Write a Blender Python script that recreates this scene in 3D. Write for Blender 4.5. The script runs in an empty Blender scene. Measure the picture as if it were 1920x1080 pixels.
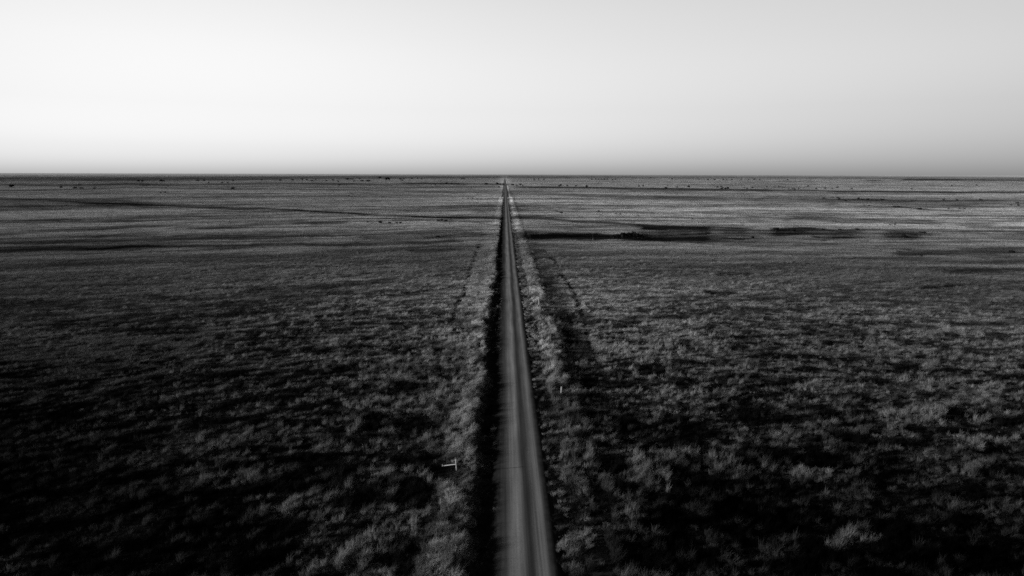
import bpy, math, random
import numpy as np

random.seed(7)
rng = np.random.default_rng(11)
scene = bpy.context.scene
COL = scene.collection
R = math.radians

# ------------------------------------------------------------------ camera
CAM_H = 30.0
F = 1280.0                       # focal length in pixels of the 1920 px wide photograph
PITCH = math.atan((540 - 326.5) / F)
YAW = math.atan(14 / F)
ROLL = R(0.15)
fwd = np.array([math.sin(YAW) * math.cos(PITCH), math.cos(YAW) * math.cos(PITCH), -math.sin(PITCH)])
rt0 = np.array([math.cos(YAW), -math.sin(YAW), 0.0])
up0 = np.cross(rt0, fwd)
rt = rt0 * math.cos(ROLL) + up0 * math.sin(ROLL)
up = np.cross(rt, fwd)

def ground_at(px, py):
    """where the sight line of a photograph pixel meets the plain (z = 0)"""
    d = fwd + rt * (px - 960) / F - up * (py - 540) / F
    t = CAM_H / max(-d[2], 1e-5)
    return d[0] * t, d[1] * t

def survey(x, y):
    """map coordinates of plain points as the survey picture shows them"""
    vx, vy, vz = x, y, -CAM_H
    dz = vx * fwd[0] + vy * fwd[1] + vz * fwd[2]
    ok = dz > 1.0
    dz = np.where(ok, dz, 1.0)
    px = 960 + F * (vx * rt[0] + vy * rt[1] + vz * rt[2]) / dz
    py = 540 - F * (vx * up[0] + vy * up[1] + vz * up[2]) / dz
    return np.where(ok, px, -9e4), np.where(ok, py, 9e4)

from mathutils import Matrix
cd = bpy.data.cameras.new('camera')
cam = bpy.data.objects.new('camera', cd)
COL.objects.link(cam)
m = Matrix.Identity(4)
for i in range(3):
    m[i][0], m[i][1], m[i][2] = rt[i], up[i], -fwd[i]
m[0][3], m[1][3], m[2][3] = 0, 0, CAM_H
cam.matrix_world = m
cd.sensor_width = 36; cd.lens = 36 * F / 1920
cd.clip_start = 0.5; cd.clip_end = 200000
scene.camera = cam

# ------------------------------------------------------------------ light
SUN_EL, SUN_SKEW = R(10.5), R(9)
to_sun = np.array([-math.cos(SUN_EL) * math.cos(SUN_SKEW), -math.cos(SUN_EL) * math.sin(SUN_SKEW), math.sin(SUN_EL)])
sl = bpy.data.lights.new('sun', 'SUN'); sl.energy = 5.0; sl.angle = R(0.9); sl.color = (1, 1, 1)
sun = bpy.data.objects.new('sun', sl); COL.objects.link(sun)
from mathutils import Vector
sun.rotation_euler = Vector(to_sun).to_track_quat('Z', 'Y').to_euler()
sun.location = (-60, -10, 60)

w = bpy.data.worlds.new('World'); scene.world = w; w.use_nodes = True
nt = w.node_tree; nt.nodes.clear()
def N(t, **k):
    n = nt.nodes.new(t)
    for a, b in k.items(): setattr(n, a, b)
    return n
def L(a, b): nt.links.new(a, b)
def mth(op, a, b=None, c=None, clamp=False):
    n = N('ShaderNodeMath', operation=op); n.use_clamp = clamp
    for i, v in enumerate((a, b, c)):
        if v is None: continue
        if isinstance(v, (int, float)): n.inputs[i].default_value = v
        else: L(v, n.inputs[i])
    return n.outputs[0]
def ramp(v, a, b, c, d, smooth=True):
    n = N('ShaderNodeMapRange'); n.interpolation_type = 'SMOOTHSTEP' if smooth else 'LINEAR'
    L(v, n.inputs['Value'])
    for i, x in zip((1, 2, 3, 4), (a, b, c, d)): n.inputs[i].default_value = x
    return n.outputs[0]
sky = N('ShaderNodeTexSky', sky_type='NISHITA')
sky.sun_disc = False; sky.sun_elevation = SUN_EL
sky.sun_rotation = -math.atan2(to_sun[0], to_sun[1])
sky.air_density = 1.0; sky.dust_density = 1.0; sky.ozone_density = 1.0
bw = N('ShaderNodeRGBToBW'); L(sky.outputs[0], bw.inputs[0])
# dust haze low over the plain, thicker away from the sun, and a zenith darkened to cut the sky fill on the ground
tcw = N('ShaderNodeTexCoord'); spw = N('ShaderNodeSeparateXYZ'); L(tcw.outputs['Generated'], spw.inputs[0])
el = spw.outputs[2]
side = spw.outputs[0]                                  # -1 towards the sun side, +1 away from it
az = mth('MULTIPLY', ramp(side, -.75, .85, .80, .58, False), mth('MAXIMUM', mth('SUBTRACT', 1.53, mth('MULTIPLY', mth('MULTIPLY', side, side), 1.35)), .6))
low = mth('ADD', ramp(side, -.65, .65, 1.22, .70, False), 0.0)
haze_f = mth('ADD', low, mth('MULTIPLY', mth('SUBTRACT', 1.0, low), ramp(el, -.01, .16, 0, 1)))
zen = ramp(el, .2, .7, 1.0, .12)
lift = ramp(el, .09, .24, 1.0, 1.28, False)
veil = mth('MULTIPLY', mth('MULTIPLY', ramp(el, .002, .04, 0, 1), ramp(el, .05, .17, 1, 0)), ramp(side, -.5, .2, .15, .04))
fac = mth('MULTIPLY', mth('MULTIPLY', mth('MULTIPLY', az, haze_f), mth('SUBTRACT', 1.0, veil)), mth('MULTIPLY', zen, lift))
skyv = mth('MULTIPLY', bw.outputs[0], fac)
bg = N('ShaderNodeBackground'); L(skyv, bg.inputs[0]); bg.inputs[1].default_value = 0.103
out = N('ShaderNodeOutputWorld'); L(bg.outputs[0], out.inputs[0])

vs = scene.view_settings
scene.display_settings.display_device = 'sRGB'
vs.view_transform = 'Standard'; vs.look = 'None'; vs.gamma = 1; vs.exposure = 1.3; vs.use_curve_mapping = False
scene.render.engine = 'CYCLES'
scene.cycles.max_bounces = 3; scene.cycles.diffuse_bounces = 2
scene.cycles.filter_width = 1.7
scene.cycles.use_denoising = False

# ------------------------------------------------------------------ noise
def vnoise(x, y, seed=0):
    ix = np.floor(x); iy = np.floor(y)
    fx = x - ix; fy = y - iy
    fx = fx * fx * (3 - 2 * fx); fy = fy * fy * (3 - 2 * fy)
    ix = ix.astype(np.int64); iy = iy.astype(np.int64)
    def h(a, b):
        n = (a * 374761393 + b * 668265263 + seed * 974711) & 0xFFFFFFFF
        n = ((n ^ (n >> 13)) * 1274126177) & 0xFFFFFFFF
        n = ((n ^ (n >> 16)) * 2246822519) & 0xFFFFFFFF
        return ((n ^ (n >> 15)) & 0xFFFF) / 65535.0
    a = h(ix, iy); b = h(ix + 1, iy); c = h(ix, iy + 1); d = h(ix + 1, iy + 1)
    return (a * (1 - fx) + b * fx) * (1 - fy) + (c * (1 - fx) + d * fx) * fy

def fbm(x, y, scale, octv=3, seed=0):
    s = 0; a = 0.5; t = 0
    for o in range(octv):
        k = 2.0 ** o / scale
        s = s + a * vnoise(x * k + 17.3 * o, y * k - 9.1 * o, seed + o * 31); t += a; a *= 0.5
    return s / t

def sst(v, a, b):
    t = np.clip((v - a) / (b - a), 0, 1)
    return t * t * (3 - 2 * t)

# ------------------------------------------------------------------ the plain: relief, drains, rush beds, trails
ROAD_X = 1.77
PU = np.array([-40, -9.5, -7.2, -6.1, -5.4, -4.3, -3.4, -2.6, -2.2, 0, 2.2, 2.6, 3.3, 4.1, 5.0, 5.8, 6.6, 8.0, 10, 12, 14, 40])
PZ = np.array([0, .02, .08, .10, .0, -.38, -.42, -.10, 0, .06, 0, -.08, -.2, -.18, .10, .24, .20, 0, -.12, -.08, 0, 0])

def road_u(x, y):
    u = x - ROAD_X
    wob = (fbm(x * 0 + y, y * 0, 14, 3, 5) - .5) * 2.4 + (fbm(y, y * 0 + 3, 3.0, 2, 6) - .5) * .8
    wob2 = (fbm(x * 0 + y, y * 0, 17, 3, 15) - .5) * 1.8 + (fbm(y, y * 0 + 3, 4.0, 2, 16) - .5) * .8
    return u + np.where(u < 0, wob, wob2) * sst(np.abs(u), 2.4, 4.2)

def berm(y):
    return (.25 + 1.3 * sst(fbm(y, y * 0 + 7, 22, 3, 18), .3, .7)) * (.3 + .7 * sst(y, 60, 95))

def height(x, y):
    u = road_u(x, y)
    z = np.interp(u, PU, PZ)
    bs = sst(u, 4.0, 5.0) * (1 - sst(u, 13, 14)); z = z * (1 - bs) + z * bs * berm(y)
    d = np.hypot(x, y)
    off = sst(np.abs(x - ROAD_X), 8, 30)
    z = z + off * (fbm(x, y, 24, 3, 1) - .5) * .6 * (1 - sst(d, 400, 1500))
    z = z + off * (fbm(x * .6, y, 7, 2, 2) - .5) * .28 * (1 - sst(d, 150, 500))
    z = z + sst(np.abs(x - ROAD_X), 30, 250) * (fbm(x, y, 420, 3, 3) - .5) * 3.0 * sst(d, 250, 900)
    return z

# ground cover read off the photograph: strokes of dark rushes, drains and bare trails (pixel track, half width, strength)
STROKES = [
 ([(-200,334.5),(0,335),(240,335),(480,334),(640,332.5),(960,331),(1440,331.5),(1920,334),(2100,334)], 2.9, .58),
 ([(-200,336),(0,336),(300,336),(520,334)], 3.2, .6),
 ([(-100,346),(0,346),(40,345.5),(100,347),(180,346),(240,345),(330,346),(480,344),(600,345),(720,346),(800,344.5),(950,346)], 1.7, .6),
 ([(45,347),(100,347.3)], 1.6, .9), ([(265,346),(345,346)], 1.8, .7), ([(575,345),(650,346)], 1.8, .5), ([(760,344),(840,344.5),(870,346)], 1.2, .7),
 ([(-50,357),(110,356.6),(240,352),(330,352.5),(480,354.5),(640,355),(720,356)], .7, .55),
 ([(720,356),(780,358),(840,360),(945,362)], 2.4, .4),
 ([(0,350),(300,349),(480,350.5),(720,352),(930,351)], .7, .35),
 ([(975,351.5),(1010,352),(1100,352),(1200,353),(1440,356),(1500,357),(1680,360),(1920,361),(2100,362)], 1.3, .85),
 ([(1150,353),(1300,356),(1440,357)], 2.0, .5),
 ([(960,362),(1040,364.5),(1120,367),(1200,368.5),(1300,371),(1440,374),(1500,377),(1560,380)], 3.0, .5),
 ([(1440,373),(1540,373.5),(1620,376),(1680,380),(1800,381),(1880,381),(1950,384)], 4.5, .42),
 ([(1540,373),(1580,374),(1640,375.5),(1700,377.5),(1780,376.5),(1860,377.5),(1885,379)], 1.0, .7),
 ([(1690,337),(1760,337),(1920,338.5),(2000,339)], 1.2, 1.0), ([(1628,338.5),(1650,338.5)], .8, .8),
 ([(1680,387),(1740,392),(1800,394)], 1.0, .5),
 ([(-60,370),(0,372),(110,378),(240,384),(380,388),(480,392),(640,400),(740,404),(800,406),(860,409),(940,411)], 1.7, .8),
 ([(240,382),(380,386),(480,392)], 2.4, .5), ([(0,374),(150,376),(240,380)], 2.5, .35),
 ([(150,383),(300,391),(480,397),(640,403),(720,405)], .8, .4), ([(640,410),(740,410),(800,411)], .8, .5),
 ([(845,408),(890,410),(940,412)], 2.0, .6), ([(820,406),(900,403),(935,402)], 1.0, .4),
 ([(845,414),(880,418),(935,426)], 1.2, .5),
 ([(-20,441),(100,434),(200,428),(320,425),(440,424),(560,420),(640,418)], 3.0, .5),
 ([(180,430),(300,427),(480,421)], 1.3, .6), ([(-20,452),(120,446),(300,437)], 2.0, .35),
 ([(-20,472),(150,466),(300,463),(480,461),(640,460),(740,457),(850,453)], 3.0, .62),
 ([(0,470),(150,465),(300,463)], 1.8, .8), ([(640,462),(760,458)], 2.2, .4),
 ([(690,444),(780,438),(850,434),(935,430)], 3.0, .3), ([(795,446),(850,443)], 1.0, .5), ([(780,470),(850,469)], 3, .4),
 ([(970,411),(1040,414),(1100,417),(1180,420),(1280,426)], 2.0, .65), ([(975,408),(1010,407)], 1.2, .6),
 ([(1000,446.5),(1040,445),(1080,444.5),(1120,445)], 5.0, 1.0), ([(1030,443),(1110,442)], 4.0, 1.0), ([(1120,446.5),(1150,445.5),(1210,446.5),(1280,448),(1340,449)], 3.6, 1.0),
 ([(1130,444),(1210,440)], 3.0, .9), ([(1000,446),(990,440)], 4.0, .7),
 ([(1215,427),(1290,428),(1340,428)], 3.2, .95), ([(1340,428),(1420,428),(1560,431)], 2.4, .75),
 ([(1220,440),(1300,437),(1380,436),(1480,436)], 7.0, .6), ([(1280,440),(1360,438)], 1.4, .9), ([(1305,446),(1380,448),(1420,447)], 1.8, .85),
 ([(1400,434),(1500,434),(1560,437),(1700,443)], 7.0, .5), ([(1520,445),(1640,445),(1710,445)], 1.5, .75), ([(1420,432),(1510,433)], 3.0, .6),
 ([(1480,412),(1600,414),(1740,417),(1840,421),(1960,425)], 3.2, .42),
 ([(1700,476),(1760,473),(1960,472)], 4.5, .55), ([(1320,456),(1480,463),(1560,458)], 3, .3),
 ([(1800,510),(1960,508)], 4.5, .5), ([(1735,541),(1795,536)], 2.2, .7), ([(1790,609),(1850,610),(1930,604)], 4.0, .65),
 ([(1338,551),(1370,551)], 3.0, .95), ([(1870,572),(1960,573)], 2.2, .7), ([(1700,612),(1740,614)], 4, .6), ([(1360,517),(1395,516)], 3, .6),
 ([(480,547),(560,545),(620,538)], 5.0, .55), ([(660,533),(740,530)], 4.5, .5), ([(300,560),(380,562)], 4, .4), ([(520,664),(600,660)], 5, .6), ([(0,575),(120,572)], 7, .5),
 ([(1180,600),(1300,595)], 5, .4), ([(1400,640),(1560,630)], 8, .4), ([(1500,545),(1680,528)], 1.5, .5),
]
TRAILS = [
 ([(908,440),(897,462),(886,492),(878,520),(873,545),(862,563),(852,580),(849,600)], 3.2, .9),
 ([(1022,470),(1034,484),(1047,498)], 2.6, .9), ([(1052,515),(1075,548),(1084,572),(1093,600),(1104,640),(1115,665),(1128,700),(1143,728)], 4.2, .95),
 ([(962,376),(966,384),(972,388),(968,392),(976,390)], .8, .5),
]

# paler, taller bands of grass, and bands of darkened grass colour
PALE = [
 ([(640,768),(760,752),(885,728)],7,.9), ([(690,700),(800,688),(905,640)],12,.5), ([(560,1085),(640,1050),(720,1010),(770,985)],14,.8), ([(830,980),(850,920)],10,.6),
 ([(872,740),(876,850)],12,.9), ([(860,600),(920,585)],10,.6), ([(700,850),(840,830),(900,812)],8,.5), ([(1040,690),(1048,740)],10,1.), ([(1110,662),(1240,658),(1350,650)],4,.8),
 ([(1230,745),(1370,738)],5,.8), ([(1480,730),(1600,728)],6,.8), ([(1650,785),(1760,780)],9,.7), ([(1770,832),(1900,825)],6,.6), ([(1480,890),(1600,885)],10,.6),
 ([(1200,860),(1230,900)],14,.6), ([(1330,870),(1370,860)],10,.6), ([(1560,1020),(1620,1010)],14,.5), ([(1060,820),(1110,850)],12,.6), ([(1040,860),(1060,970)],9,.6), ([(1120,890),(1180,960)],12,.4),
 ([(1030,600),(1045,650)],9,.8), ([(985,480),(1012,580)],7,.7), ([(930,470),(905,590)],8,.7), ([(470,905),(560,880)],8,.35), ([(1300,600),(1420,596)],5,.5), ([(1000,452),(1250,455)],3,.5)]
DULL = [([(1060,800),(1300,800)],10,.6), ([(1230,965),(1480,950)],30,.8), ([(1380,855),(1700,885)],14,.6), ([(1050,745),(1160,770)],12,.6), ([(900,760),(850,890)],4,.3),
 ([(-100,900),(260,970),(480,1100)],95,.85), ([(-60,780),(300,840)],34,.5), ([(1700,1040),(1920,1000)],30,.5), ([(1050,590),(1075,640),(1110,700)],18,.5)]  # near-left bands put a dark frame corner into the grass colour

def seg_field(px, py, items, xy_iso):
    out = np.zeros_like(px)
    for pts, hw, st in items:
        for (x0, y0), (x1, y1) in zip(pts[:-1], pts[1:]):
            mx = hw * (3 if xy_iso else 9) + 2
            sel = np.nonzero((py > min(y0, y1) - hw * 3) & (py < max(y0, y1) + hw * 3) & (px > min(x0, x1) - mx) & (px < max(x0, x1) + mx))[0]
            if len(sel) == 0: continue
            X = px[sel]; Y = py[sel]
            k = 1.0 if xy_iso else 1 / 5.0          # a patch on the plain is wide and shallow from here
            dx, dy = (x1 - x0) * k, y1 - y0
            t = np.clip(((X - x0) * k * dx + (Y - y0) * dy) / max(dx * dx + dy * dy, 1e-6), 0, 1)
            d = np.hypot((X - x0) * k - t * dx, Y - y0 - t * dy)
            v = st * (1 - sst(d, hw * .55, hw * 1.6))
            out[sel] = np.maximum(out[sel], v)
    return out

def darkness(x, y):
    """0 open pale grass .. 1 black rush bed or wet drain; and trail 0..1"""
    px, py = survey(x, y)
    d = np.hypot(x, y)
    lw = np.clip(d / 60, 1, 60)
    jx = px + (vnoise(x / (lw * 3), y / (lw * 6), 40) - .5) * 10
    jy = py + (vnoise(x / (lw * 2.2), y / (lw * 30), 41) - .5) * 3.2 * np.clip((py - 326) / 60, .2, 1.6)
    dk = seg_field(jx, jy, STROKES, False)
    mott = fbm(x / (lw * 1.6), y / (lw * 1.2), 3.0, 3, 42)
    mott2 = fbm(x / (lw * 1.1), y / (lw * .42), 3.0, 3, 43)
    marsh = (px > 1190) & (py > 418) & (py < 460)
    dk = np.clip(dk * np.where(marsh, .35 + 1.1 * sst(mott2, .3, .66), .75 + .6 * sst(mott, .25, .65)), 0, 1)
    tr = seg_field(px, py, TRAILS, True)
    return dk, tr

# ------------------------------------------------------------------ materials (all neutral greys: the photograph is black and white)
def new_mat(name):
    mt = bpy.data.materials.new(name); mt.use_nodes = True
    t = mt.node_tree; t.nodes.clear()
    return mt, t
class G:
    def __init__(s, t): s.t = t
    def n(s, typ, **k):
        n = s.t.nodes.new(typ)
        for a, b in k.items(): setattr(n, a, b)
        return n
    def l(s, a, b): s.t.links.new(a, b)
    def m(s, op, a, b=None, clamp=False):
        n = s.n('ShaderNodeMath', operation=op); n.use_clamp = clamp
        for i, v in enumerate((a, b)):
            if v is None: continue
            if isinstance(v, (int, float)): n.inputs[i].default_value = v
            else: s.l(v, n.inputs[i])
        return n.outputs[0]
    def r(s, v, a, b, c, d):
        n = s.n('ShaderNodeMapRange'); n.interpolation_type = 'SMOOTHSTEP'; s.l(v, n.inputs[0])
        for i, x in zip((1, 2, 3, 4), (a, b, c, d)): n.inputs[i].default_value = x
        return n.outputs[0]
    def noise(s, scale, detail=3, sc=(1, 1, 1), coord=None):
        tc = s.n('ShaderNodeTexCoord'); mp = s.n('ShaderNodeMapping'); mp.inputs['Scale'].default_value = sc
        s.l(tc.outputs['Object'], mp.inputs[0])
        n = s.n('ShaderNodeTexNoise'); n.inputs['Scale'].default_value = scale; n.inputs['Detail'].default_value = detail
        s.l(mp.outputs[0], n.inputs['Vector']); return n.outputs['Fac']
    def finish(s, val, rough=.9, translucent=0.0):
        c = s.n('ShaderNodeCombineColor')
        for i in range(3): s.l(val, c.inputs[i])
        b = s.n('ShaderNodeBsdfDiffuse'); s.l(c.outputs[0], b.inputs[0]); b.inputs[1].default_value = 0.3
        o = s.n('ShaderNodeOutputMaterial'); sh = b.outputs[0]
        if translucent:
            tr = s.n('ShaderNodeBsdfTranslucent'); s.l(c.outputs[0], tr.inputs[0])
            mx = s.n('ShaderNodeMixShader'); mx.inputs[0].default_value = translucent
            s.l(sh, mx.inputs[1]); s.l(tr.outputs[0], mx.inputs[2]); sh = mx.outputs[0]
        s.l(sh, o.inputs[0])

M_ground, t = new_mat('dry_turf_ground'); g = G(t)
at = g.n('ShaderNodeAttribute', attribute_name='tone')
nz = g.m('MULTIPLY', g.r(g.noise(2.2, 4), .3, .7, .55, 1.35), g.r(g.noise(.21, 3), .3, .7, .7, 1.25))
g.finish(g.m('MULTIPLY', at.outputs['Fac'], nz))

M_road, t = new_mat('graded_dirt_road'); g = G(t)
tc = g.n('ShaderNodeTexCoord'); sp = g.n('ShaderNodeSeparateXYZ'); g.l(tc.outputs['Object'], sp.inputs[0])
wv = g.m('MULTIPLY', g.m('SUBTRACT', g.noise(1.0, 2, (.05, .035, 1)), .5), .5)
u = g.m('ADD', sp.outputs[0], wv)
def bump(c, h0, h1): return g.r(g.m('ABSOLUTE', g.m('SUBTRACT', u, c)), h0, h1, 1, 0)
tr1, tr2 = bump(-.78, .25, 1.0), bump(1.22, .2, .78)
tracks = g.m('MAXIMUM', tr1, tr2)
stre = g.noise(1.0, 4, (7.0, .06, 1)); stre2 = g.noise(1.0, 3, (2.6, .03, 1)); gr = g.noise(14, 3)
alb = g.m('ADD', .031, g.m('MULTIPLY', tracks, .068))
alb = g.m('MULTIPLY', alb, g.r(stre, .3, .7, .82, 1.16)); alb = g.m('MULTIPLY', alb, g.r(stre2, .3, .7, .86, 1.14))
alb = g.m('MULTIPLY', alb, g.m('MULTIPLY', g.r(gr, .3, .7, .8, 1.2), g.r(g.noise(1.0, 3, (.8, .12, 1)), .3, .7, .88, 1.1)))
edge = g.r(g.m('ADD', g.m('ABSOLUTE', u), g.m('MULTIPLY', g.m('SUBTRACT', g.noise(.9, 4), .5), .8)), 1.7, 2.5, 1, .3)
g.finish(g.m('MULTIPLY', alb, edge))

M_grass, t = new_mat('dry_grass_blades'); g = G(t)
at = g.n('ShaderNodeAttribute', attribute_name='shade'); at.attribute_type = 'INSTANCER'
hb = g.n('ShaderNodeAttribute', attribute_name='blade')
g.finish(g.m('MULTIPLY', at.outputs['Fac'], hb.outputs['Fac']), translucent=.25)

def grey_mat(name, a, var=.3, sc=6.0, tl=0):
    mt, t = new_mat(name); g = G(t)
    g.finish(g.m('MULTIPLY', a, g.r(g.noise(sc, 3), .3, .7, 1 - var, 1 + var)), translucent=tl)
    return mt
M_leaf = grey_mat('dark_bush_leaves', .011, .4, 3.0, .15)
M_bark = grey_mat('dark_bush_bark', .05, .3)
M_wood, t = new_mat('weathered_pale_timber'); g = G(t)
g.finish(g.m('MULTIPLY', .22, g.m('MULTIPLY', g.r(g.noise(1.0, 4, (30, 30, 2)), .3, .7, .7, 1.2), g.r(g.noise(5, 2), .3, .7, .85, 1.1))))
M_steel = grey_mat('galvanised_wire', .35, .15)

# ------------------------------------------------------------------ ground and road sheets
def grid_object(name, X, Y, Z, material, attrs=None):
    ny, nx = X.shape
    me = bpy.data.meshes.new(name)
    co = np.stack([X, Y, Z], -1).reshape(-1, 3).astype(np.float32)
    idx = np.arange(nx * ny).reshape(ny, nx)
    q = np.stack([idx[:-1, :-1], idx[:-1, 1:], idx[1:, 1:], idx[1:, :-1]], -1).reshape(-1, 4).astype(np.int32)
    me.vertices.add(len(co)); me.vertices.foreach_set('co', co.ravel())
    me.loops.add(q.size); me.loops.foreach_set('vertex_index', q.ravel())
    me.polygons.add(len(q)); me.polygons.foreach_set('loop_start', np.arange(0, q.size, 4, dtype=np.int32))
    me.update(calc_edges=True)
    me.polygons.foreach_set('use_smooth', np.ones(len(q), dtype=bool))
    for k, v in (attrs or {}).items():
        a = me.attributes.new(k, 'FLOAT', 'POINT'); a.data.foreach_set('value', v.ravel().astype(np.float32))
    me.materials.append(material)
    o = bpy.data.objects.new(name, me); COL.objects.link(o)
    return o

FAR = 60000.0
us = [0.0]; st = .3
while us[-1] < FAR:
    us.append(us[-1] + st)
    if us[-1] > 16: st *= 1.02
us = np.array(us); cols = np.concatenate([-us[:0:-1], us]) + ROAD_X
ys = [26.0]; st = .4
while ys[-1] < FAR:
    ys.append(ys[-1] + st); st = max(.4, .013 * ys[-1])
back = [26.0]; st = .6
while back[-1] > -400:
    back.append(back[-1] - st); st *= 1.12
rows = np.concatenate([np.array(back[:0:-1]), np.array(ys)])
GX, GY = np.meshgrid(cols, rows)
gx, gy = GX.ravel(), GY.ravel()
gz = height(gx, gy) - .07 * (1 - sst(np.abs(gx - ROAD_X), 2.3, 2.7))
gd, gt = darkness(gx, gy)
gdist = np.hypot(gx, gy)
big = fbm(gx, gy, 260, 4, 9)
tone = (.014 + .27 * sst(gdist, 200, 1800)) * (.55 + .9 * big) * (1 - .85 * gd) * (1 - .6 * gt)  # lighter with distance: sunlit grass tops put into the ground colour
gu = gx - ROAD_X
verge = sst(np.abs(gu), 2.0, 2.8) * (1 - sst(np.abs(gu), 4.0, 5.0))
tone = tone * (1 - .5 * verge)  # ditch shade put into the ground colour beside the road
gz = gz - gt * .12
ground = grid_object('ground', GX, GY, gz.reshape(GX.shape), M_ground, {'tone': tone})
ground['kind'] = 'structure'

ru = np.linspace(-3.0, 3.0, 25)
ry = ys_r = [20.0 * -1]; st = .8
while ry[-1] < 4200:
    ry.append(ry[-1] + st); st = max(.8, .02 * ry[-1])
RX, RY = np.meshgrid(ru, np.array(ry))
RZ = np.interp(RX, PU, PZ) + .004 - .05 * sst(np.abs(RX), 2.5, 3.0)
RZ = RZ - .025 * np.exp(-((RX + .78) / .4) ** 2) - .025 * np.exp(-((RX - 1.2) / .4) ** 2)
road = grid_object('road', RX, RY, RZ, M_road)
road.location.x = ROAD_X
road['kind'] = 'structure'

P_BRACE = ground_at(856.3, 885.0); P_FOOT = ground_at(830.5, 876.0)
P_FARP = ground_at(1010.2, 572.5); P_NEARP = ground_at(1052.2, 738.5); P_POLE = ground_at(1111.0, 450.5)
POST_SPOTS = [(*P_BRACE, 1.7), (P_FOOT[0], P_FOOT[1], 1.5), ((P_BRACE[0] + P_FOOT[0]) / 2, (P_BRACE[1] + P_FOOT[1]) / 2, 1.5), (*P_FARP, 2.0), (*P_NEARP, 1.5)]

# ------------------------------------------------------------------ grass: tussock shapes spread over the plain
def tuft_mesh(name, n, spread, hgt, seed, lean=.25, wid=.03, droop=.6, comb=.30):
    r = np.random.default_rng(seed)
    co, fa, bl = [], [], []
    for i in range(n):
        a = r.uniform(0, 2 * math.pi); rad = spread * math.sqrt(r.uniform())
        bx, by = rad * math.cos(a), rad * math.sin(a)
        h = hgt * r.uniform(.5, 1.1) * (1 - .45 * (rad / spread) ** 2)
        oa = a + r.normal(0, .7); k = h * (lean * r.uniform(.4, 1.6) + .35 * rad / spread)
        ox, oy = k * math.cos(oa) + comb * h, k * math.sin(oa) + .25 * comb * h
        fa_ = r.uniform(0, math.pi); wx, wy = wid * math.cos(fa_) * r.uniform(.6, 1.5), wid * math.sin(fa_) * r.uniform(.6, 1.5)
        v = len(co)
        co += [(bx - wx * .7, by - wy * .7, -.12), (bx + wx * .7, by + wy * .7, -.12),
               (bx + ox * .4 + wx, by + oy * .4 + wy, h * .62), (bx + ox * .4 - wx, by + oy * .4 - wy, h * .62),
               (bx + ox * (1 + droop * .4), by + oy * (1 + droop * .4), h * (1 - .15 * droop * r.uniform()))]
        fa += [(v, v + 1, v + 2, v + 3), (v + 3, v + 2, v + 4)]
        b = r.uniform(.65, 1.35); bl += [b * .7, b * .7, b, b, b * 1.1]
    me = bpy.data.meshes.new(name); me.from_pydata(co, [], fa); me.update()
    at = me.attributes.new('blade', 'FLOAT', 'POINT'); at.data.foreach_set('value', bl)
    me.materials.append(M_grass)
    return me

tuft_col = bpy.data.collections.new('tussock_shapes')
for i in range(10):
    if i < 7:
        me = tuft_mesh('tussock_%c' % (97 + i), 34 + 5 * (i % 3), .14 + .03 * (i % 4), .85, 100 + i, lean=.16 + .05 * (i % 3), wid=.0085, droop=.35, comb=.24)
    else:
        me = tuft_mesh('tussock_%c' % (97 + i), 60, .26 + .04 * (i % 3), .55, 100 + i, lean=.26, wid=.011)
    tuft_col.objects.link(bpy.data.objects.new('tussock_shape_%c' % (97 + i), me))

for i in range(6):                                   # open sward: blades spread evenly over about two metres
    me = tuft_mesh('sward_%c' % (97 + i), 230, 1.15, .42, 200 + i, lean=.3, wid=.016, comb=.25)
    tuft_col.objects.link(bpy.data.objects.new('tussock_shape_z%c' % (97 + i), me))

TH = R(46)
def polar(n, d0, d1, power):
    e = 2 - power                                    # density per area falls as d ** -power
    q = rng.uniform(size=n)
    d = np.exp(np.log(d0) + q * (np.log(d1) - np.log(d0))) if abs(e) < 1e-6 else (d0 ** e + q * (d1 ** e - d0 ** e)) ** (1 / e)
    th = rng.uniform(-TH, TH, n)
    return d * np.sin(th), d * np.cos(th)

def near_cut(d, a, b):
    return rng.uniform(size=len(d)) < 1 - sst(d, a, b)

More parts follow.
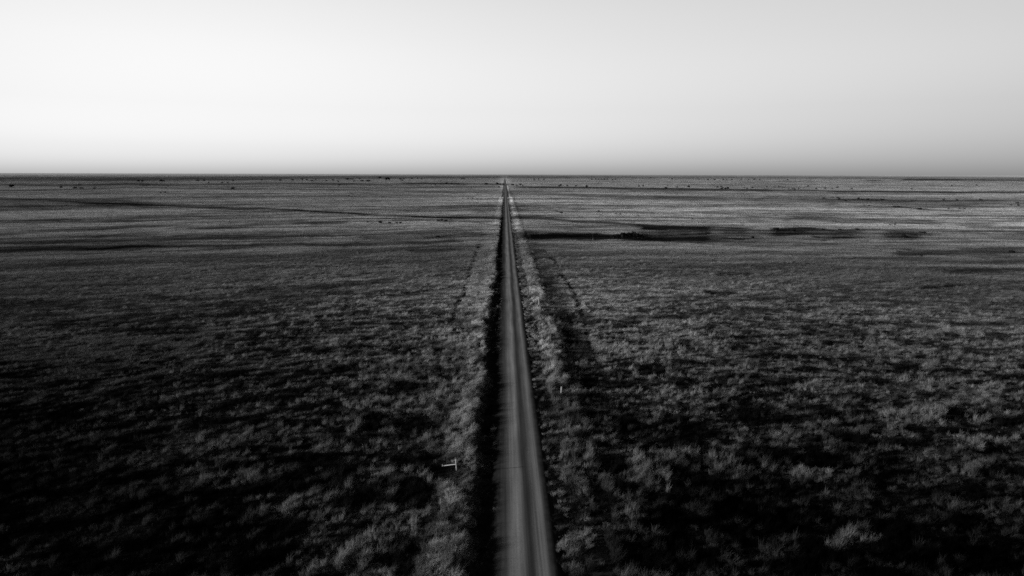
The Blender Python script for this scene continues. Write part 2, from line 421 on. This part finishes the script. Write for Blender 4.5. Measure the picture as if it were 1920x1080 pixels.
def spread(kind):
    if kind == 'tussock':
        x, y = polar(400000, 32, 330, 0.75)
        n = 30000
        yv = np.exp(rng.uniform(math.log(34), math.log(900), n)); side = rng.uniform(size=n) < .5
        uv = np.where(side, -rng.uniform(5.0, 8.5, n), rng.uniform(2.4, 8.2, n))
        x = np.concatenate([x, uv + ROAD_X]); y = np.concatenate([y, yv])
        d = np.hypot(x, y); lod = np.clip(d / 140, 1, 6)
        k = near_cut(d, 190, 330) | (np.arange(len(x)) >= len(x) - n)
    else:
        x1, y1 = polar(26000, 32, 115, 0.4); x2, y2 = polar(230000, 100, 12000, 2.0)
        x = np.concatenate([x1, x2]); y = np.concatenate([y1, y2])
        d = np.hypot(x, y); lod = np.clip(d / 150, .8, 36)
        k = np.ones(len(x), bool)
    x, y, d, lod = x[k], y[k], d[k], lod[k]
    u = road_u(x, y)
    dk, tr = darkness(x, y)
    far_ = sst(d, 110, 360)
    qy = y - .32 * np.minimum(x, 0) * sst(-x, 5, 60)
    clump = fbm(x, y * .8, .9, 2, 21)
    patch = fbm(x * .35, qy, 5.0, 3, 22)
    pale = fbm(x * .5, qy, .9, 3, 25) * .60 + .28 * fbm(x * .22, qy, 2.4, 2, 26) + .12 * fbm(x * .3, qy, 20.0, 2, 29)
    streak = .36 * fbm(x * .12, qy, 9.0, 3, 27) + .3 * fbm(x * .2, qy, 60.0, 3, 28) + .34 * fbm(x * .22, qy, 3.6, 3, 30)
    field = fbm(x, y, 160, 3, 23)
    vt = fbm(x, y, 3.0, 2, 24)
    nl = (1 - sst(x, -75, -6)) * (1 - sst(y, 60, 240))  # near-left corner darkening put into the blade colour; tussocks also slightly smaller
    nr = sst(x, 4, 16) * (1 - sst(y, 42, 85))  # near-right foreground darkening put into the blade colour
    leftv = (1 - sst(u, -5.6, -4.8)) * np.maximum(sst(u, -9.5, -7), .75 * sst(u, -20, -8) * sst(y, 70, 110) * (1 - sst(y, 350, 700)) * sst(fbm(x, y, 9, 2, 33), .3, .6))
    rightv = sst(u, 4.2, 5.0) * (1 - sst(u, 7.0, 8.4)) * (.12 + .88 * sst(y, 66, 92))
    vr = np.maximum(leftv, rightv)
    berm_shade = sst(u, 7.6, 8.6) * (1 - sst(u, 12, 15)) * sst(y, 70, 95) * (1 - sst(y, 260, 420)) * sst(fbm(x, y, 7, 2, 34), .28, .55)  # shadow strip behind the berm, painted into blade colour; tufts also thinned
    tone_ = (.050 + .078 * sst(d, 60, 180) + .085 * sst(d, 190, 520)) * (1 - .38 * sst(x / np.maximum(y, 1), .05, .55) * (1 - sst(d, 250, 600))) * (1 - .12 * sst(x / np.maximum(y, 1), .1, .6)) * (1 - .3 * sst(-x / np.maximum(y, 1), .15, .7)) * (.55 + .75 * field + .25 * streak)  # brighter with distance: lit grass tops put into the blade colour
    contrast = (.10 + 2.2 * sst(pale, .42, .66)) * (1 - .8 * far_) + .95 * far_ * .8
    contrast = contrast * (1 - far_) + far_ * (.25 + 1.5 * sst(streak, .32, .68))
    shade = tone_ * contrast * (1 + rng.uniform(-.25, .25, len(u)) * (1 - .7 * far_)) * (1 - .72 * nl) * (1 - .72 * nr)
    shade = np.maximum(shade * (1 + .45 * vr), np.where(u < 0, .125, .06) * vr * (.35 + 1.3 * sst(vt, .3, .7)))
    px, py = survey(x, y)
    jx = px + (fbm(x, y, 2.2, 2, 51) - .5) * 60 * np.clip((py - 330) / 500, .1, 1); jy = py + (fbm(x, y, 1.7, 2, 52) - .5) * 40 * np.clip((py - 330) / 500, .1, 1)
    pl_ = seg_field(jx, jy, PALE, True); dl_ = seg_field(jx, jy, DULL, True)
    shade = np.maximum(shade, .15 * pl_ * (.35 + 1.1 * fbm(x, y, .9, 2, 53))) * (1 - .8 * dl_)
    shade = shade * (1 - .93 * dk) * (1 - .58 * berm_shade) * np.where((u > -4.8) & (u < 0), .5, 1)  # left ditch and berm strip: shade painted into the blade colour
    r = rng.uniform(size=len(u))
    keep = np.abs(u) > 2.35 + .9 * r ** 2
    keep &= (rng.uniform(size=len(u)) > .97 * tr)
    keep &= ~((u > 0) & (u < 6.8) & (rng.uniform(size=len(u)) < .62 * (1 - sst(y, 60, 92)) * (.4 + 1.2 * sst(vt, .35, .65))))
    keep &= ~((u > -5.0) & (u < 0) & (rng.uniform(size=len(u)) < np.where(vt > .55, .2, .6)))
    if kind == 'tussock':
        s = .26 + (.6 * sst(clump, .33, .75) * (.4 + .9 * sst(patch, .3, .7)) + .75 * rng.uniform(size=len(u)) ** 4) * (1 - .3 * nl)
        s = s * (1 + np.where(u < 0, .15, .3) * vr * (.5 + vt)); s = np.where((u < 0) & (u > -8.5), np.minimum(s, .95), s)
        keep &= (rng.uniform(size=len(u)) < (.3 + 1.1 * sst(clump, .35, .6)) * np.where(u < 0, .85, 1))
        keep &= ~((berm_shade > .4) & (rng.uniform(size=len(u)) < .5))
        ws = np.minimum(s, 1.0) * lod * .9
        s = s * (1 - .35 * far_)
        s = s * (1 + .3 * pl_)
        keep &= seg_field(px, py, [(a_, b_ + 1.1, 1.0) for a_, b_, c_ in TRAILS], True) < .5
        pick = rng.integers(0, 10, len(x))
        rz = rng.normal(.1, .45, len(x))
    else:
        near = 1 - sst(d, 80, 170)
        shade = shade * (1 - .45 * near)
        s = (.75 + .35 * (patch - .5)) * (1 - .5 * near)
        ws = lod * (.9 + .3 * rng.uniform(size=len(x)))
        keep &= (np.abs(u) > 5.2 + lod * 1.1) | ((np.abs(u) > 3.6) & (d < 100))
        keep &= (seg_field(px, py, [(a_, b_ * 1.0 + 2.2, 1.0) for a_, b_, c_ in TRAILS], True) < .5) | (lod > 4)
        pick = rng.integers(10, 16, len(x))
        rz = rng.normal(.1, .5, len(x)) + np.where(rng.uniform(size=len(x)) < .5, 0, math.pi) * far_
    s = np.where((u > -5) & (u < 0), s * (.3 + .7 * sst(vt, .45, .75)), np.where((u > 0) & (u < 4.6), s * (.55 + .4 * vt), s))
    s = s * (1 - .45 * dk)
    hs = s * rng.uniform(.8, 1.25, len(x)) * (1 - .35 * sst(d, 300, 1500))
    return [a[keep] for a in (x, y, d, ws, hs, shade, pick, rz)]

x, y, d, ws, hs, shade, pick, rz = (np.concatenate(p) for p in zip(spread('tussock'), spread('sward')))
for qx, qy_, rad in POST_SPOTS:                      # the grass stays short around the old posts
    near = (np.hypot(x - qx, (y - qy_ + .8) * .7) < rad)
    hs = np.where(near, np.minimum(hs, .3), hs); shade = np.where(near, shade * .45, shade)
z = height(x, y) - .02
n = len(x)
me = bpy.data.meshes.new('grass'); me.vertices.add(n)
me.vertices.foreach_set('co', np.stack([x, y, z], -1).astype(np.float32).ravel())
def pa(name, typ, dom, arr, key='value'):
    a = me.attributes.new(name, typ, dom); a.data.foreach_set(key, np.ascontiguousarray(arr).ravel())
pa('scl', 'FLOAT_VECTOR', 'POINT', np.stack([ws, ws, hs], -1).astype(np.float32), 'vector')
pa('rot', 'FLOAT_VECTOR', 'POINT', np.stack([rz * 0, rz * 0, rz], -1).astype(np.float32), 'vector')
pa('shade', 'FLOAT', 'POINT', shade.astype(np.float32))
pa('pick', 'INT', 'POINT', pick.astype(np.int32))
me.materials.append(M_grass)
grass = bpy.data.objects.new('grass', me); COL.objects.link(grass)
grass['kind'] = 'stuff'
ng = bpy.data.node_groups.new('spread_tussocks', 'GeometryNodeTree')
ng.interface.new_socket('Geometry', in_out='INPUT', socket_type='NodeSocketGeometry')
ng.interface.new_socket('Geometry', in_out='OUTPUT', socket_type='NodeSocketGeometry')
gi = ng.nodes.new('NodeGroupInput'); go = ng.nodes.new('NodeGroupOutput')
ip = ng.nodes.new('GeometryNodeInstanceOnPoints'); ci = ng.nodes.new('GeometryNodeCollectionInfo')
ci.inputs['Collection'].default_value = tuft_col; ci.inputs['Separate Children'].default_value = True; ci.inputs['Reset Children'].default_value = True
def na(nm, typ):
    q = ng.nodes.new('GeometryNodeInputNamedAttribute'); q.data_type = typ; q.inputs['Name'].default_value = nm
    return q.outputs['Attribute']
ng.links.new(gi.outputs[0], ip.inputs['Points']); ng.links.new(ci.outputs[0], ip.inputs['Instance'])
ip.inputs['Pick Instance'].default_value = True
ng.links.new(na('pick', 'INT'), ip.inputs['Instance Index'])
ng.links.new(na('rot', 'FLOAT_VECTOR'), ip.inputs['Rotation']); ng.links.new(na('scl', 'FLOAT_VECTOR'), ip.inputs['Scale'])
ng.links.new(ip.outputs[0], go.inputs[0])
grass.modifiers.new('spread_tussocks', 'NODES').node_group = ng

# ------------------------------------------------------------------ things: posts
def h1(x, y): return float(height(np.array([x]), np.array([y]))[0])

def log_mesh(name, p, q, r0, r1, seed, sides=10, rings=7, split=True):
    """a weathered round timber from p to q: slightly bent, flats and a chamfered, cracked end"""
    r = np.random.default_rng(seed)
    p, q = np.array(p, float), np.array(q, float)
    ax = (q - p) / np.linalg.norm(q - p)
    a = np.cross(ax, [0, .3, 1.0] if abs(ax[2]) < .9 else [1, 0, 0]); a /= np.linalg.norm(a); b = np.cross(ax, a)
    facet = 1 + r.uniform(-.10, .10, sides)
    co, fa = [], []
    ts = list(np.linspace(0, .97, rings)) + [1.0]
    for k, t in enumerate(ts):
        c = p + (q - p) * t + a * r.normal(0, r0 * .12) + b * r.normal(0, r0 * .12)
        rad = (r0 + (r1 - r0) * t) * (.72 if t == 1.0 else 1)
        for i in range(sides):
            th = 2 * math.pi * i / sides
            rr = rad * facet[i] * (1 + r.uniform(-.04, .04)) * (.72 if split and i == 2 else 1)
            co.append(tuple(c + rr * (a * math.cos(th) + b * math.sin(th))))
    for k in range(len(ts) - 1):
        for i in range(sides):
            j = (i + 1) % sides
            fa.append((k * sides + i, k * sides + j, (k + 1) * sides + j, (k + 1) * sides + i))
    fa.append(tuple(range(sides))[::-1]); fa.append(tuple(range((len(ts) - 1) * sides, len(ts) * sides)))
    me = bpy.data.meshes.new(name); me.from_pydata(co, [], fa); me.update()
    return me

def part(name, me, mat, parent=None, loc=(0, 0, 0)):
    me.materials.append(mat)
    o = bpy.data.objects.new(name, me); COL.objects.link(o); o.parent = parent; o.location = loc
    return o

def thing(name, loc, label, cat, group=None):
    o = bpy.data.objects.new(name, None); o.empty_display_size = .3; COL.objects.link(o); o.location = loc
    o['label'] = label; o['category'] = cat
    if group: o['group'] = group
    return o

bz = h1(*P_BRACE)
fp = thing('fence_post', (P_BRACE[0], P_BRACE[1], bz), 'pale leaning timber post with a slanting brace rail, in the grass left of the road', 'fence post', 'old timber posts beside the road')
part('post', log_mesh('post', (.02, 0, -.5), (-.09, .02, 1.3), .05, .045, 1), M_wood, fp)
fx, fy = P_FOOT[0] - P_BRACE[0], P_FOOT[1] - P_BRACE[1]
fz = h1(*P_FOOT) - bz
part('brace_rail', log_mesh('brace_rail', (fx, fy, fz + .10), (-.09, .055, .74), .045, .04, 2), M_wood, fp)
part('brace_peg', log_mesh('brace_peg', (fx - .03, fy + .05, fz - .35), (fx - .05, fy + .05, fz + .24), .045, .04, 3), M_wood, fp)
for k, (q, lab, hh, rr) in enumerate([(P_FARP, 'tall pale timber post in the bright grass bank right of the road', 1.95, .11),
                                      (P_NEARP, 'short pale post at the near end of the bright grass bank right of the road', 1.0, .11)]):
    f2 = thing('fence_post', (q[0], q[1], h1(*q)), lab, 'fence post', 'old timber posts beside the road')
    part('post', log_mesh('post', (0, 0, -.5), (.03, 0, hh), rr, rr * .85, 5 + k), M_wood, f2)
    tie = log_mesh('wire_tie', (-rr - .03, -.03, hh * .72), (rr + .04, -rr - .02, hh * .70), .006, .006, 9 + k, 6, 3, False)
    part('wire_tie', tie, M_steel, f2)
pl = thing('pole', (P_POLE[0], P_POLE[1], h1(*P_POLE)), 'thin tall pale pole standing in front of the black wet patch right of the road', 'pole')
part('shaft', log_mesh('shaft', (0, 0, -.4), (.02, 0, 3.3), .035, .022, 21), M_bark, pl)
part('foot_stake', log_mesh('foot_stake', (.10, -.03, -.4), (.085, -.03, .7), .04, .035, 22), M_wood, pl)

# ------------------------------------------------------------------ things: bushes and small trees of the plain
def crown_mesh(name, seed, leaves, lobes=7):
    """leaf sprays spread through several lobes: ragged outline, gaps; unit width, unit height"""
    r = np.random.default_rng(seed)
    cs = [(0, 0, .55, .34)]
    for i in range(lobes):
        a = r.uniform(0, 6.283); k = r.uniform(.16, .34)
        cs.append((k * math.cos(a), k * math.sin(a), r.uniform(.28, .74), r.uniform(.13, .25)))
    wts = np.array([c[3] ** 2 for c in cs]); wts /= wts.sum()
    co, fa = [], []
    for i in range(leaves):
        c = cs[r.choice(len(cs), p=wts)]
        v = r.normal(size=3); v /= np.linalg.norm(v); rad = c[3] * r.uniform(.35, 1.08)
        p = np.array([c[0], c[1], c[2]]) + v * rad * np.array([1, 1, .95])
        if p[2] < .03: p[2] = r.uniform(.03, .15)
        n = v + r.normal(0, .6, 3); n /= np.linalg.norm(n)
        a = np.cross(n, r.normal(size=3)); a /= np.linalg.norm(a); b = np.cross(n, a)
        L_ = .095 * r.uniform(.6, 1.4) * (500 / leaves) ** .35; W_ = L_ * .55
        k = len(co)
        co += [tuple(p - a * L_), tuple(p + b * W_ - a * L_ * .1), tuple(p + a * L_ + n * L_ * .25), tuple(p - b * W_ + a * L_ * .1)]
        fa.append((k, k + 1, k + 2, k + 3))
    me = bpy.data.meshes.new(name); me.from_pydata(co, [], fa); me.update(); return me

def stem_mesh(name, seed):
    r = np.random.default_rng(seed)
    co, fa = [], []
    def limb(p, q, r0, r1, rings=3, sides=6):
        p, q = np.array(p), np.array(q); base = len(co)
        for t in np.linspace(0, 1, rings):
            c = p + (q - p) * t + np.array([.02, .015, 0]) * math.sin(t * 3.1) ; rad = r0 + (r1 - r0) * t
            for i in range(sides):
                th = 6.283 * i / sides; co.append((c[0] + rad * math.cos(th), c[1] + rad * math.sin(th), c[2]))
        for k in range(rings - 1):
            for i in range(sides):
                j = (i + 1) % sides; fa.append((base + k * sides + i, base + k * sides + j, base + (k + 1) * sides + j, base + (k + 1) * sides + i))
    limb((0, 0, -.12), (.01, 0, .28), .045, .03)
    for i in range(5):
        a = 6.283 * i / 5 + r.uniform(-.4, .4); k = r.uniform(.14, .28)
        limb((.01, 0, r.uniform(.08, .26)), (k * math.cos(a), k * math.sin(a), r.uniform(.45, .75)), .022, .008)
    me = bpy.data.meshes.new(name); me.from_pydata(co, [], fa); me.update(); return me

CROWN = [crown_mesh('bush_crown', 300 + i, 900, 8) for i in range(5)]
SMALL = [crown_mesh('small_bush_crown', 320 + i, 260, 6) for i in range(5)]
STEM = [stem_mesh('bush_stem', 340 + i) for i in range(3)]
for me in CROWN + SMALL: me.materials.append(M_leaf)
for me in STEM: me.materials.append(M_bark)

BUSH = """21,352,12,7.5 115,353.5,5,3 141,354,6,2.5 149,347.8,3.5,2.5 152,354,7,2 177,354,5,2
260,341,5,2.6 266.5,341,5,2.6 302,341,5,3.3 307.5,341,3,2.5 371,340,5,2.5 383,340,4,2.5 391,343.2,3,2 416,343.2,4,2 427,343,3,2 437,340,3,2 437,354.3,6,3 302,362,4,1.5 310,361.5,4,1.5
490,338.5,4,2 526,339,4,2.2 549,338.5,4,2 567,338,3,2.5 575.5,338.5,3,2.5 585,340.2,4,2.5 592,338,2.5,2 612,340,3,2 624,338.5,3,2 634,341.5,3,2.5 651,337.7,6,2.5 660,337.2,6,2 674,336.3,3.5,1.6 664,341,4,2 678,340,6,2 691,341.3,7,2.6 712,335.5,4,3.5 636,349,4,2.5 654,367.5,2.5,2 570,367,2,1.5
724,338.5,4,4 729,338.5,4,4.5 727,336,4,3 751,336.6,4,2 754,339,3,2 757,336,3,2 772,336,3,2 783,336,3,2 791,336.5,3,2 866,335.8,3,1.8 870,336.6,2.5,2.2 837,346,5,3 847,346,3,2 816,348,2.5,2 858,346,5,1.8 912,347,7,3 932.5,346.5,4.5,3.5 938,347,4,2.5 943,346.7,4,2.5 935,351.7,3.5,2 868,373,3,1.5 878,373,3,1.5 886,373.2,4,1.8 895,374,3,1.5 902,374,3,1.5
961,348,5,3 969,349,4,2 976,348,4,3 980,348.6,3,1.5 1002,337.5,3,1.5 1010,336.7,2.5,1.3 1020,337.2,3,1.5 1049,350.6,4.5,3 1051.5,348.5,3,2.8 1063.5,350,3,2.5 1080,349.5,3.5,2.3 1099.5,351.7,4,3.6 1109,337.6,3,2 1117,337.2,2.5,1.8 1122,337.2,2.5,1.8 1128,337.4,3,2 1133,337.4,3,2 1138.5,337.6,3,2.2 1148,337.5,2.5,1.8 1154,337.3,2.5,2 1198,350.2,3,2
1206,350,3,2.2 1220,334.6,3,1.6 1249,353.6,5,2.8 1251.5,348,2,1.5 1269.5,352,3.5,2.4 1291,351.6,4.5,3.1 1260,337,3,1.8 1340,337.8,3.5,1.8 1327,337.5,3,1.5 1356,337.6,3,1.5 1362,337.6,3,1.5 1372,338,3,1.8 1390,337.6,3,1.8 1403,337.5,3,1.5 1414,337.4,4,2 1424,337.6,3,1.5 1345,352,4,2.5 1352,350.6,3,2 1355.5,352,2.5,1.8 1353,355,4,2.5 1360,355.3,4,2.5 1364.5,354.5,3.5,3.5 1395,352,3,1.8 1401,354,3,1.8 1411,352,3,1.8 1438,351,2.5,1.8
1461,351.2,4.5,2.1 1468,351.4,3,1.5 1452,351,4,1.2 1477,338.6,2.5,2 1515,349.7,3.5,2 1479,354.6,2.5,1.5 1486,354.6,2.5,1.5 1489.5,356,3.5,2.3 1498,353.6,2.5,1.5 1530,355.6,4,2.6 1547,354.1,3.5,2.3 1560.5,354.6,2.5,1.5 1569.5,352.2,4,2.6 1596.5,355,3,2.1 1545,373,4,2 1561,371.6,3.5,2 1571,371.6,3.5,2.2 1574,374.6,4,2.6 1585,377.6,4,2 1610,374,4,2.6 1627,375.7,5,2.5 1617,375.6,5,2 1643,377,3,2 1654,375.7,5,2.3 1630,386.2,4,2.1 1620,385.2,3,1.5 1677,388,4,2.4
1785,349,3,2 1831,348,3,2 1709,355.2,4,1.6 1769,376.6,4,2.1 1795,377.7,5,2.5 1838.5,377.2,5,2.5 1907,383,5,2.6 1909,386.7,3.5,2.6 1895,386,4,2 1724,392.6,6,3 1779,391.2,3,2 1799,391.2,3.5,2.2 1809,391.1,3.5,1.8 1684,387.8,7,2
713,418.3,7,3.2 730,419,5,2.5 744,418.6,4,2.5 751,418.6,4,2.5 689,418,4,2 731,410.8,5,2 822.5,416,5,3 829,415.7,5,3.6 836.5,416.2,7,3 821,445,7,2.6
1052,400.2,6,2.2 1123,397.2,3.5,2.2 1163,402.7,3.5,2.7 1155,401.5,3,1.6 1196,405,4,1.6 1044,396.6,5,1.5 986,442,7,8 994,444.5,8,8
1150,446,14,7 1158,446.3,14,10 1168,446.5,15,12.5 1178,446.3,15,13.5 1188,446.5,16,14.5 1196,446.6,14,13 1203.5,446.6,11,10
1298,411.2,4,2 1374,421.6,3,1.3 1312,428.3,5,3.2 1325,441.5,8,5 1411,448.2,8,7 1455,433.3,9,5 1487,435.6,9,4 1543,431,5,2.6 1575,432,6,2.6 1594,442.6,4,2 1355,475.6,3,2
1606,432.2,7,3 1669,421.6,4,1.5 1678,421.7,3,2.5 1694.5,446,11,5 1730,438.6,9,2.7 1897,475,10,4.5"""
UNIQUE = {
 (21,352): 'large round black bush, biggest at the left edge under the horizon',
 (437,354.3): 'lone dark bush on the thin dark line, midway between the left edge and the road',
 (302,341): 'taller dark tree beside a smaller one in the far sparse line at the left',
 (1099.5,351.7): 'round dark tree, last and largest of four scattered just right of the far road',
 (1049,350.6): 'dark tree with a smaller one close behind, first of those scattered right of the road',
 (1051.5,348.5): 'smaller dark tree close behind the first tree scattered right of the far road',
 (1291,351.6): 'stout round dark tree standing alone above the middle of the black far band',
 (1249,353.6): 'low dark bush growing on the black far band right of the road',
 (712,335.5): 'dark tree rising under the horizon beside a small clump left of the road',
 (912,347): 'low wide dark bush on the dark band a little left of the far road',
 (821,445): 'flat dark bush alone on the grey field left of the road, below the long drain',
 (731,410.8): 'thin dark bush just above the row of bushes by the long drain',
 (713,418.3): 'widest dark bush in the row of five beside the long drain left of the road',
 (654,367.5): 'single speck of a bush on pale grass above the long drain',
 (570,367): 'tiny lone bush on the pale flat far left of the road, above the long drain',
 (1411,448.2): 'round black bush standing out at the lower edge of the mottled marsh',
 (1325,441.5): 'rounded black bush in the middle of the mottled dark marsh, right of the thicket',
 (1455,433.3): 'ragged dark bush on the upper half of the mottled marsh right of the road',
 (1487,435.6): 'broad low dark bush right of the ragged one on the mottled marsh',
 (1694.5,446): 'peaked black bush at the far right end of the dark marsh',
 (1730,438.6): 'flat wide dark bush just past the right end of the dark marsh',
 (1897,475): 'dark bush in the low dark patch at the right edge of the field',
 (1355,475.6): 'small dark speck of a bush on open grass below the marsh',
 (1188,446.5): 'tallest black bush in the dense thicket on the wet patch right of the road',
 (1150,446): 'lowest black bush at the left end of the dense thicket on the wet patch',
 (1203.5,446.6): 'shorter black bush at the right end of the dense thicket on the wet patch',
 (986,442): 'scruffy dark shrub beside the road bank at the left tip of the wet patch',
 (994,444.5): 'scruffy dark shrub just right of another at the left tip of the wet patch',
 (1606,432.2): 'wide dark bush at the upper right corner of the marsh, beside pale grass',
 (1724,392.6): 'dark bush at the end of a thin black line on the broad grey band',
 (1052,400.2): 'low dark bush alone on pale grass, nearest the road at its right',
 (1298,411.2): 'tiny dark bush alone on pale grass above the middle of the marsh',
 (1220,334.6): 'lone tiny tree nearest the horizon, right of the road',
}
def zone(px, py):
    left = px < 946
    if left:
        if py < 343.6 and px < 450: return 'small dark tree in the sparse far line under the horizon, well left of the road', 'trees of the sparse far line, left'
        if py < 343.6: return 'tiny dark tree in the crowded broken line under the horizon, left of the road', 'trees of the crowded far line, left'
        if px < 200: return 'low dark bush in the short streaks beside the big bush at the left edge', 'bushes near the left edge'
        if py < 353: return 'small dark bush along the dark band just left of the far road', 'bushes on the dark band left of the road'
        if px < 340: return 'flat dark bush, one of a pair alone on the grey flat at the left', 'pair of bushes on the left flat'
        if py < 380: return 'tiny dark bush in the dotted row on pale grass just left of the road', 'dotted row left of the far road'
        if px < 770: return 'small dark bush in the row beside the long drain left of the road', 'row of bushes by the long drain'
        return 'dark bush in the tight clump of three at the long drain left of the road', 'clump of three at the drain'
    if py < 343 and px < 1040: return 'tiny dark tree just right of the vanishing road, under the horizon', 'trees right of the vanishing road'
    if py < 343 and px < 1165: return 'tiny dark tree in the evenly spaced row under the horizon right of the road', 'evenly spaced far row'
    if py < 343: return 'tiny dark tree in the long thin row under the horizon at the right', 'long far row at the right'
    if py < 358 and px < 990: return 'dark bush in the short row touching the right side of the far road', 'bushes touching the far road'
    if py < 358 and px < 1330: return 'small dark tree scattered singly above the black far band right of the road', 'single trees above the black band'
    if py < 358 and px < 1445: return 'small dark tree in the loose clump above the black far band, right half', 'loose clump above the black band'
    if py < 358: return 'small dark tree dotted above the right end of the black far band', 'dots above the right end of the black band'
    if py < 395: return 'dark bush on the ragged edge of the broad grey band at the right', 'bushes of the broad grey band'
    if py < 424: return 'tiny dark bush dotted on the pale flat above the marsh right of the road', 'dots on the pale flat'
    if px < 1210: return 'black bush packed in the dense thicket on the wet patch right of the road', 'thicket on the wet patch'
    return 'small dark bush on the upper edge of the mottled marsh right of the road', 'bushes edging the marsh'

for i, row in enumerate(BUSH.split()):                # one thing per bush the photograph shows
    px, py, wpx, hpx = map(float, row.split(','))
    bx, by = ground_at(px, py)
    up_ = .9 if hpx >= 6.5 else 1.5
    dep = bx * fwd[0] + by * fwd[1] + CAM_H * math.sin(PITCH)
    W_, H_ = wpx * min(up_, 1.4) * dep / F, hpx * up_ * dep / F
    lab, grp = zone(px, py)
    lab = UNIQUE.get((px, py), lab)
    zz = h1(bx, by)
    kind = 'tree' if py < 344 else 'bush'
    rz_ = random.uniform(0, 6.28)
    big_ = wpx >= 5.5 or hpx >= 3.5
    if big_:
        o = thing('bush', (bx, by, zz), lab, 'bush', grp)
        for nm, me in (('crown', CROWN[i % 5]), ('stem', STEM[i % 3])):
            c = bpy.data.objects.new(nm, me); COL.objects.link(c); c.parent = o
    else:
        o = bpy.data.objects.new('small_tree' if kind == 'tree' else 'small_bush', SMALL[i % 5]); COL.objects.link(o)
        o.location = (bx, by, zz - .05 * H_); o['label'] = lab; o['category'] = kind; o['group'] = grp
    if kind == 'tree' and big_: o.name = 'small_tree'; o['category'] = 'tree'
    o.rotation_euler.z = rz_; o.scale = (W_, W_, H_)
